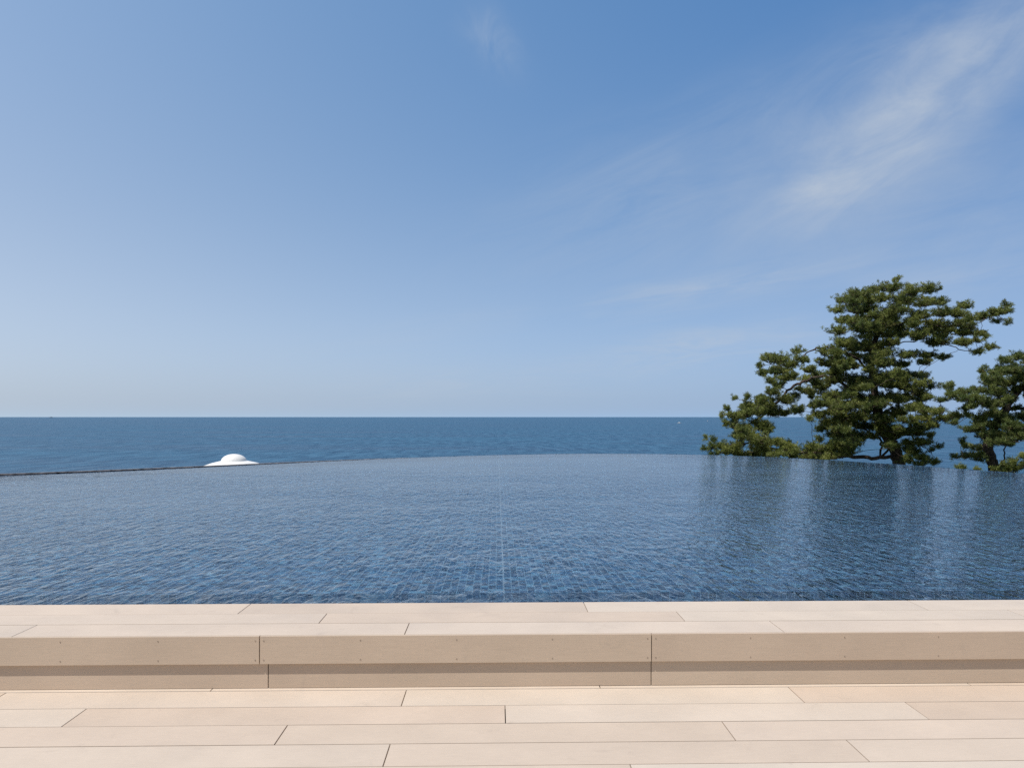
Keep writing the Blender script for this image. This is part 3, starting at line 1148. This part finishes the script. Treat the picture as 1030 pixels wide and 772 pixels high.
SKY_W = [(0.408, -0.111, -0.945, -0.475, -0.978, 0.605, 0.359), (0.141, 1.343, -0.312, -0.32, -0.286, 0.609, -0.615),
         (0.079, 1.835, 0.487, -0.144, 0.009, 0.425, -1.072)]
wd = bpy.data.worlds.new('World')
scene.world = wd
wd.use_nodes = True
t = NT(wd.node_tree)
bg = wd.node_tree.nodes['Background']
sky = t.node('ShaderNodeTexSky', sky_type='NISHITA')
sky.sun_disc = False
sky.sun_elevation = EL
sky.sun_rotation = AZ
sky.altitude = 30
sky.air_density = 1.0
sky.dust_density = 0.6
sky.ozone_density = 1.6
gen = t.node('ShaderNodeTexCoord').outputs['Generated']
s = t.xyz(gen)
# direction of each cirrus streak: u = sideways, v = up, over the bearing out to sea
yy = t.math('MAXIMUM', s[1], 0.05)
uu = t.math('DIVIDE', s[0], yy)
vv = t.math('DIVIDE', s[2], yy)


def streak(cx, cy, ang, lx, ly, nscale, n0, n1, amt, seed, stretch=(1.0, 5.0)):
    """a wisp: centre (px, py), slope, half length / width in px, broken up by stretched noise"""
    c, sn = math.cos(R(ang)), math.sin(R(ang))
    cu, cv = (cx - 500) / F, (HOR - cy) / F
    du, dv = t.math('SUBTRACT', uu, cu), t.math('SUBTRACT', vv, cv)
    a = t.math('ADD', t.math('MULTIPLY', du, c), t.math('MULTIPLY', dv, sn))
    b = t.math('SUBTRACT', t.math('MULTIPLY', dv, c), t.math('MULTIPLY', du, sn))
    nz = t.noise(t.comb(t.math('MULTIPLY', a, stretch[0]), t.math('MULTIPLY', b, stretch[1]), seed), nscale, 8, 0.66, 0.8)
    nz2 = t.noise(t.comb(t.math('MULTIPLY', a, 1.2), t.math('MULTIPLY', b, 1.8), seed + 5.0), nscale * 0.55, 3, 0.5)
    ea = t.math('POWER', t.math('MULTIPLY', a, F / lx), 2.0)
    eb = t.math('POWER', t.math('MULTIPLY', b, F / ly), 2.0)
    g = t.math('EXPONENT', t.math('MULTIPLY', t.math('ADD', ea, eb), -1.0))
    m_ = t.math('MULTIPLY', t.maprange(nz, n0, n1), t.maprange(nz2, 0.3, 0.62, 0.15, 1.0, True))
    return t.math('MULTIPLY', t.math('MULTIPLY', g, m_), amt)


cl = [
    streak(1000, 85, 28, 230, 78, 4.5, 0.22, 0.85, 0.92, 2.0, (1.0, 2.6)),
    streak(930, 75, 24, 210, 60, 5.0, 0.25, 0.85, 0.58, 51.0, (1.0, 2.2)),
    streak(860, 165, 27, 130, 38, 5.0, 0.25, 0.85, 0.95, 8.0, (1.0, 3.2)),
    streak(740, 170, 20, 230, 70, 4.0, 0.3, 0.85, 0.55, 14.0, (1.0, 4.5)),
    streak(492, 34, -60, 36, 20, 10.0, 0.3, 0.8, 0.55, 21.0, (1.0, 1.8)),
    streak(640, 302, 9, 250, 18, 5.0, 0.3, 0.75, 0.60, 27.0, (1.0, 9.0)),
    streak(715, 348, 7, 110, 20, 6.0, 0.3, 0.7, 0.95, 33.0, (1.0, 6.0)),
    streak(440, 385, 3, 190, 18, 5.0, 0.35, 0.75, 0.5, 39.0, (1.0, 8.0)),
    streak(990, 255, 12, 240, 100, 2.0, 0.15, 0.7, 0.60, 45.0, (1.0, 5.0)),
]
tot = cl[0]
for c in cl[1:]:
    tot = t.math('ADD', tot, c)
tot = t.math('MINIMUM', tot, 0.85)
hsv = t.node('ShaderNodeHueSaturation')
t.l.new(sky.outputs[0], hsv.inputs['Color'])
hsv.inputs['Saturation'].default_value = 1.0
# hazy maritime air: paler and bluer towards the horizon, brighter towards the sun's side
zc = t.math('MINIMUM', t.math('MAXIMUM', s[2], 0.0), 0.6)
xc = t.math('MINIMUM', t.math('MAXIMUM', s[0], -0.7), 0.7)
ez = t.math('EXPONENT', t.math('MULTIPLY', zc, -12.5))
xz = t.math('MULTIPLY', xc, zc)
eh = t.math('EXPONENT', t.math('MULTIPLY', zc, -60.0))
z2 = t.math('MULTIPLY', zc, zc)
fade = t.math('MULTIPLY', t.maprange(s[2], 0.5, 0.9, 1.0, 0.1, True), t.maprange(s[1], -0.3, 0.25, 0.0, 1.0, True))
ch = []
for w_ in SKY_W:
    q = t.math('ADD', t.math('MULTIPLY', zc, w_[1]), w_[0])
    q = t.math('ADD', q, t.math('MULTIPLY', ez, w_[2]))
    q = t.math('ADD', q, t.math('MULTIPLY', xc, w_[3]))
    q = t.math('ADD', q, t.math('MULTIPLY', xz, w_[4]))
    q = t.math('ADD', q, t.math('MULTIPLY', eh, w_[5]))
    q = t.math('ADD', q, t.math('MULTIPLY', z2, w_[6]))
    ch.append(t.math('EXPONENT', t.math('MULTIPLY', q, fade)))
skyc = t.mix(1.0, hsv.outputs[0], t.comb(*ch), 'MULTIPLY')
colr = t.mix(tot, skyc, rgb(6.0, 6.9, 8.2))
t.l.new(colr, bg.inputs['Color'])
bg.inputs['Strength'].default_value = 0.08

scene.view_settings.view_transform = 'Standard'
scene.view_settings.look = 'None'
scene.view_settings.exposure = 0.0
scene.view_settings.gamma = 1.0
scene.cycles.use_denoising = False
scene.cycles.max_bounces = 8
scene.cycles.transparent_max_bounces = 8
scene.cycles.caustics_reflective = False
scene.cycles.sample_clamp_indirect = 4.0
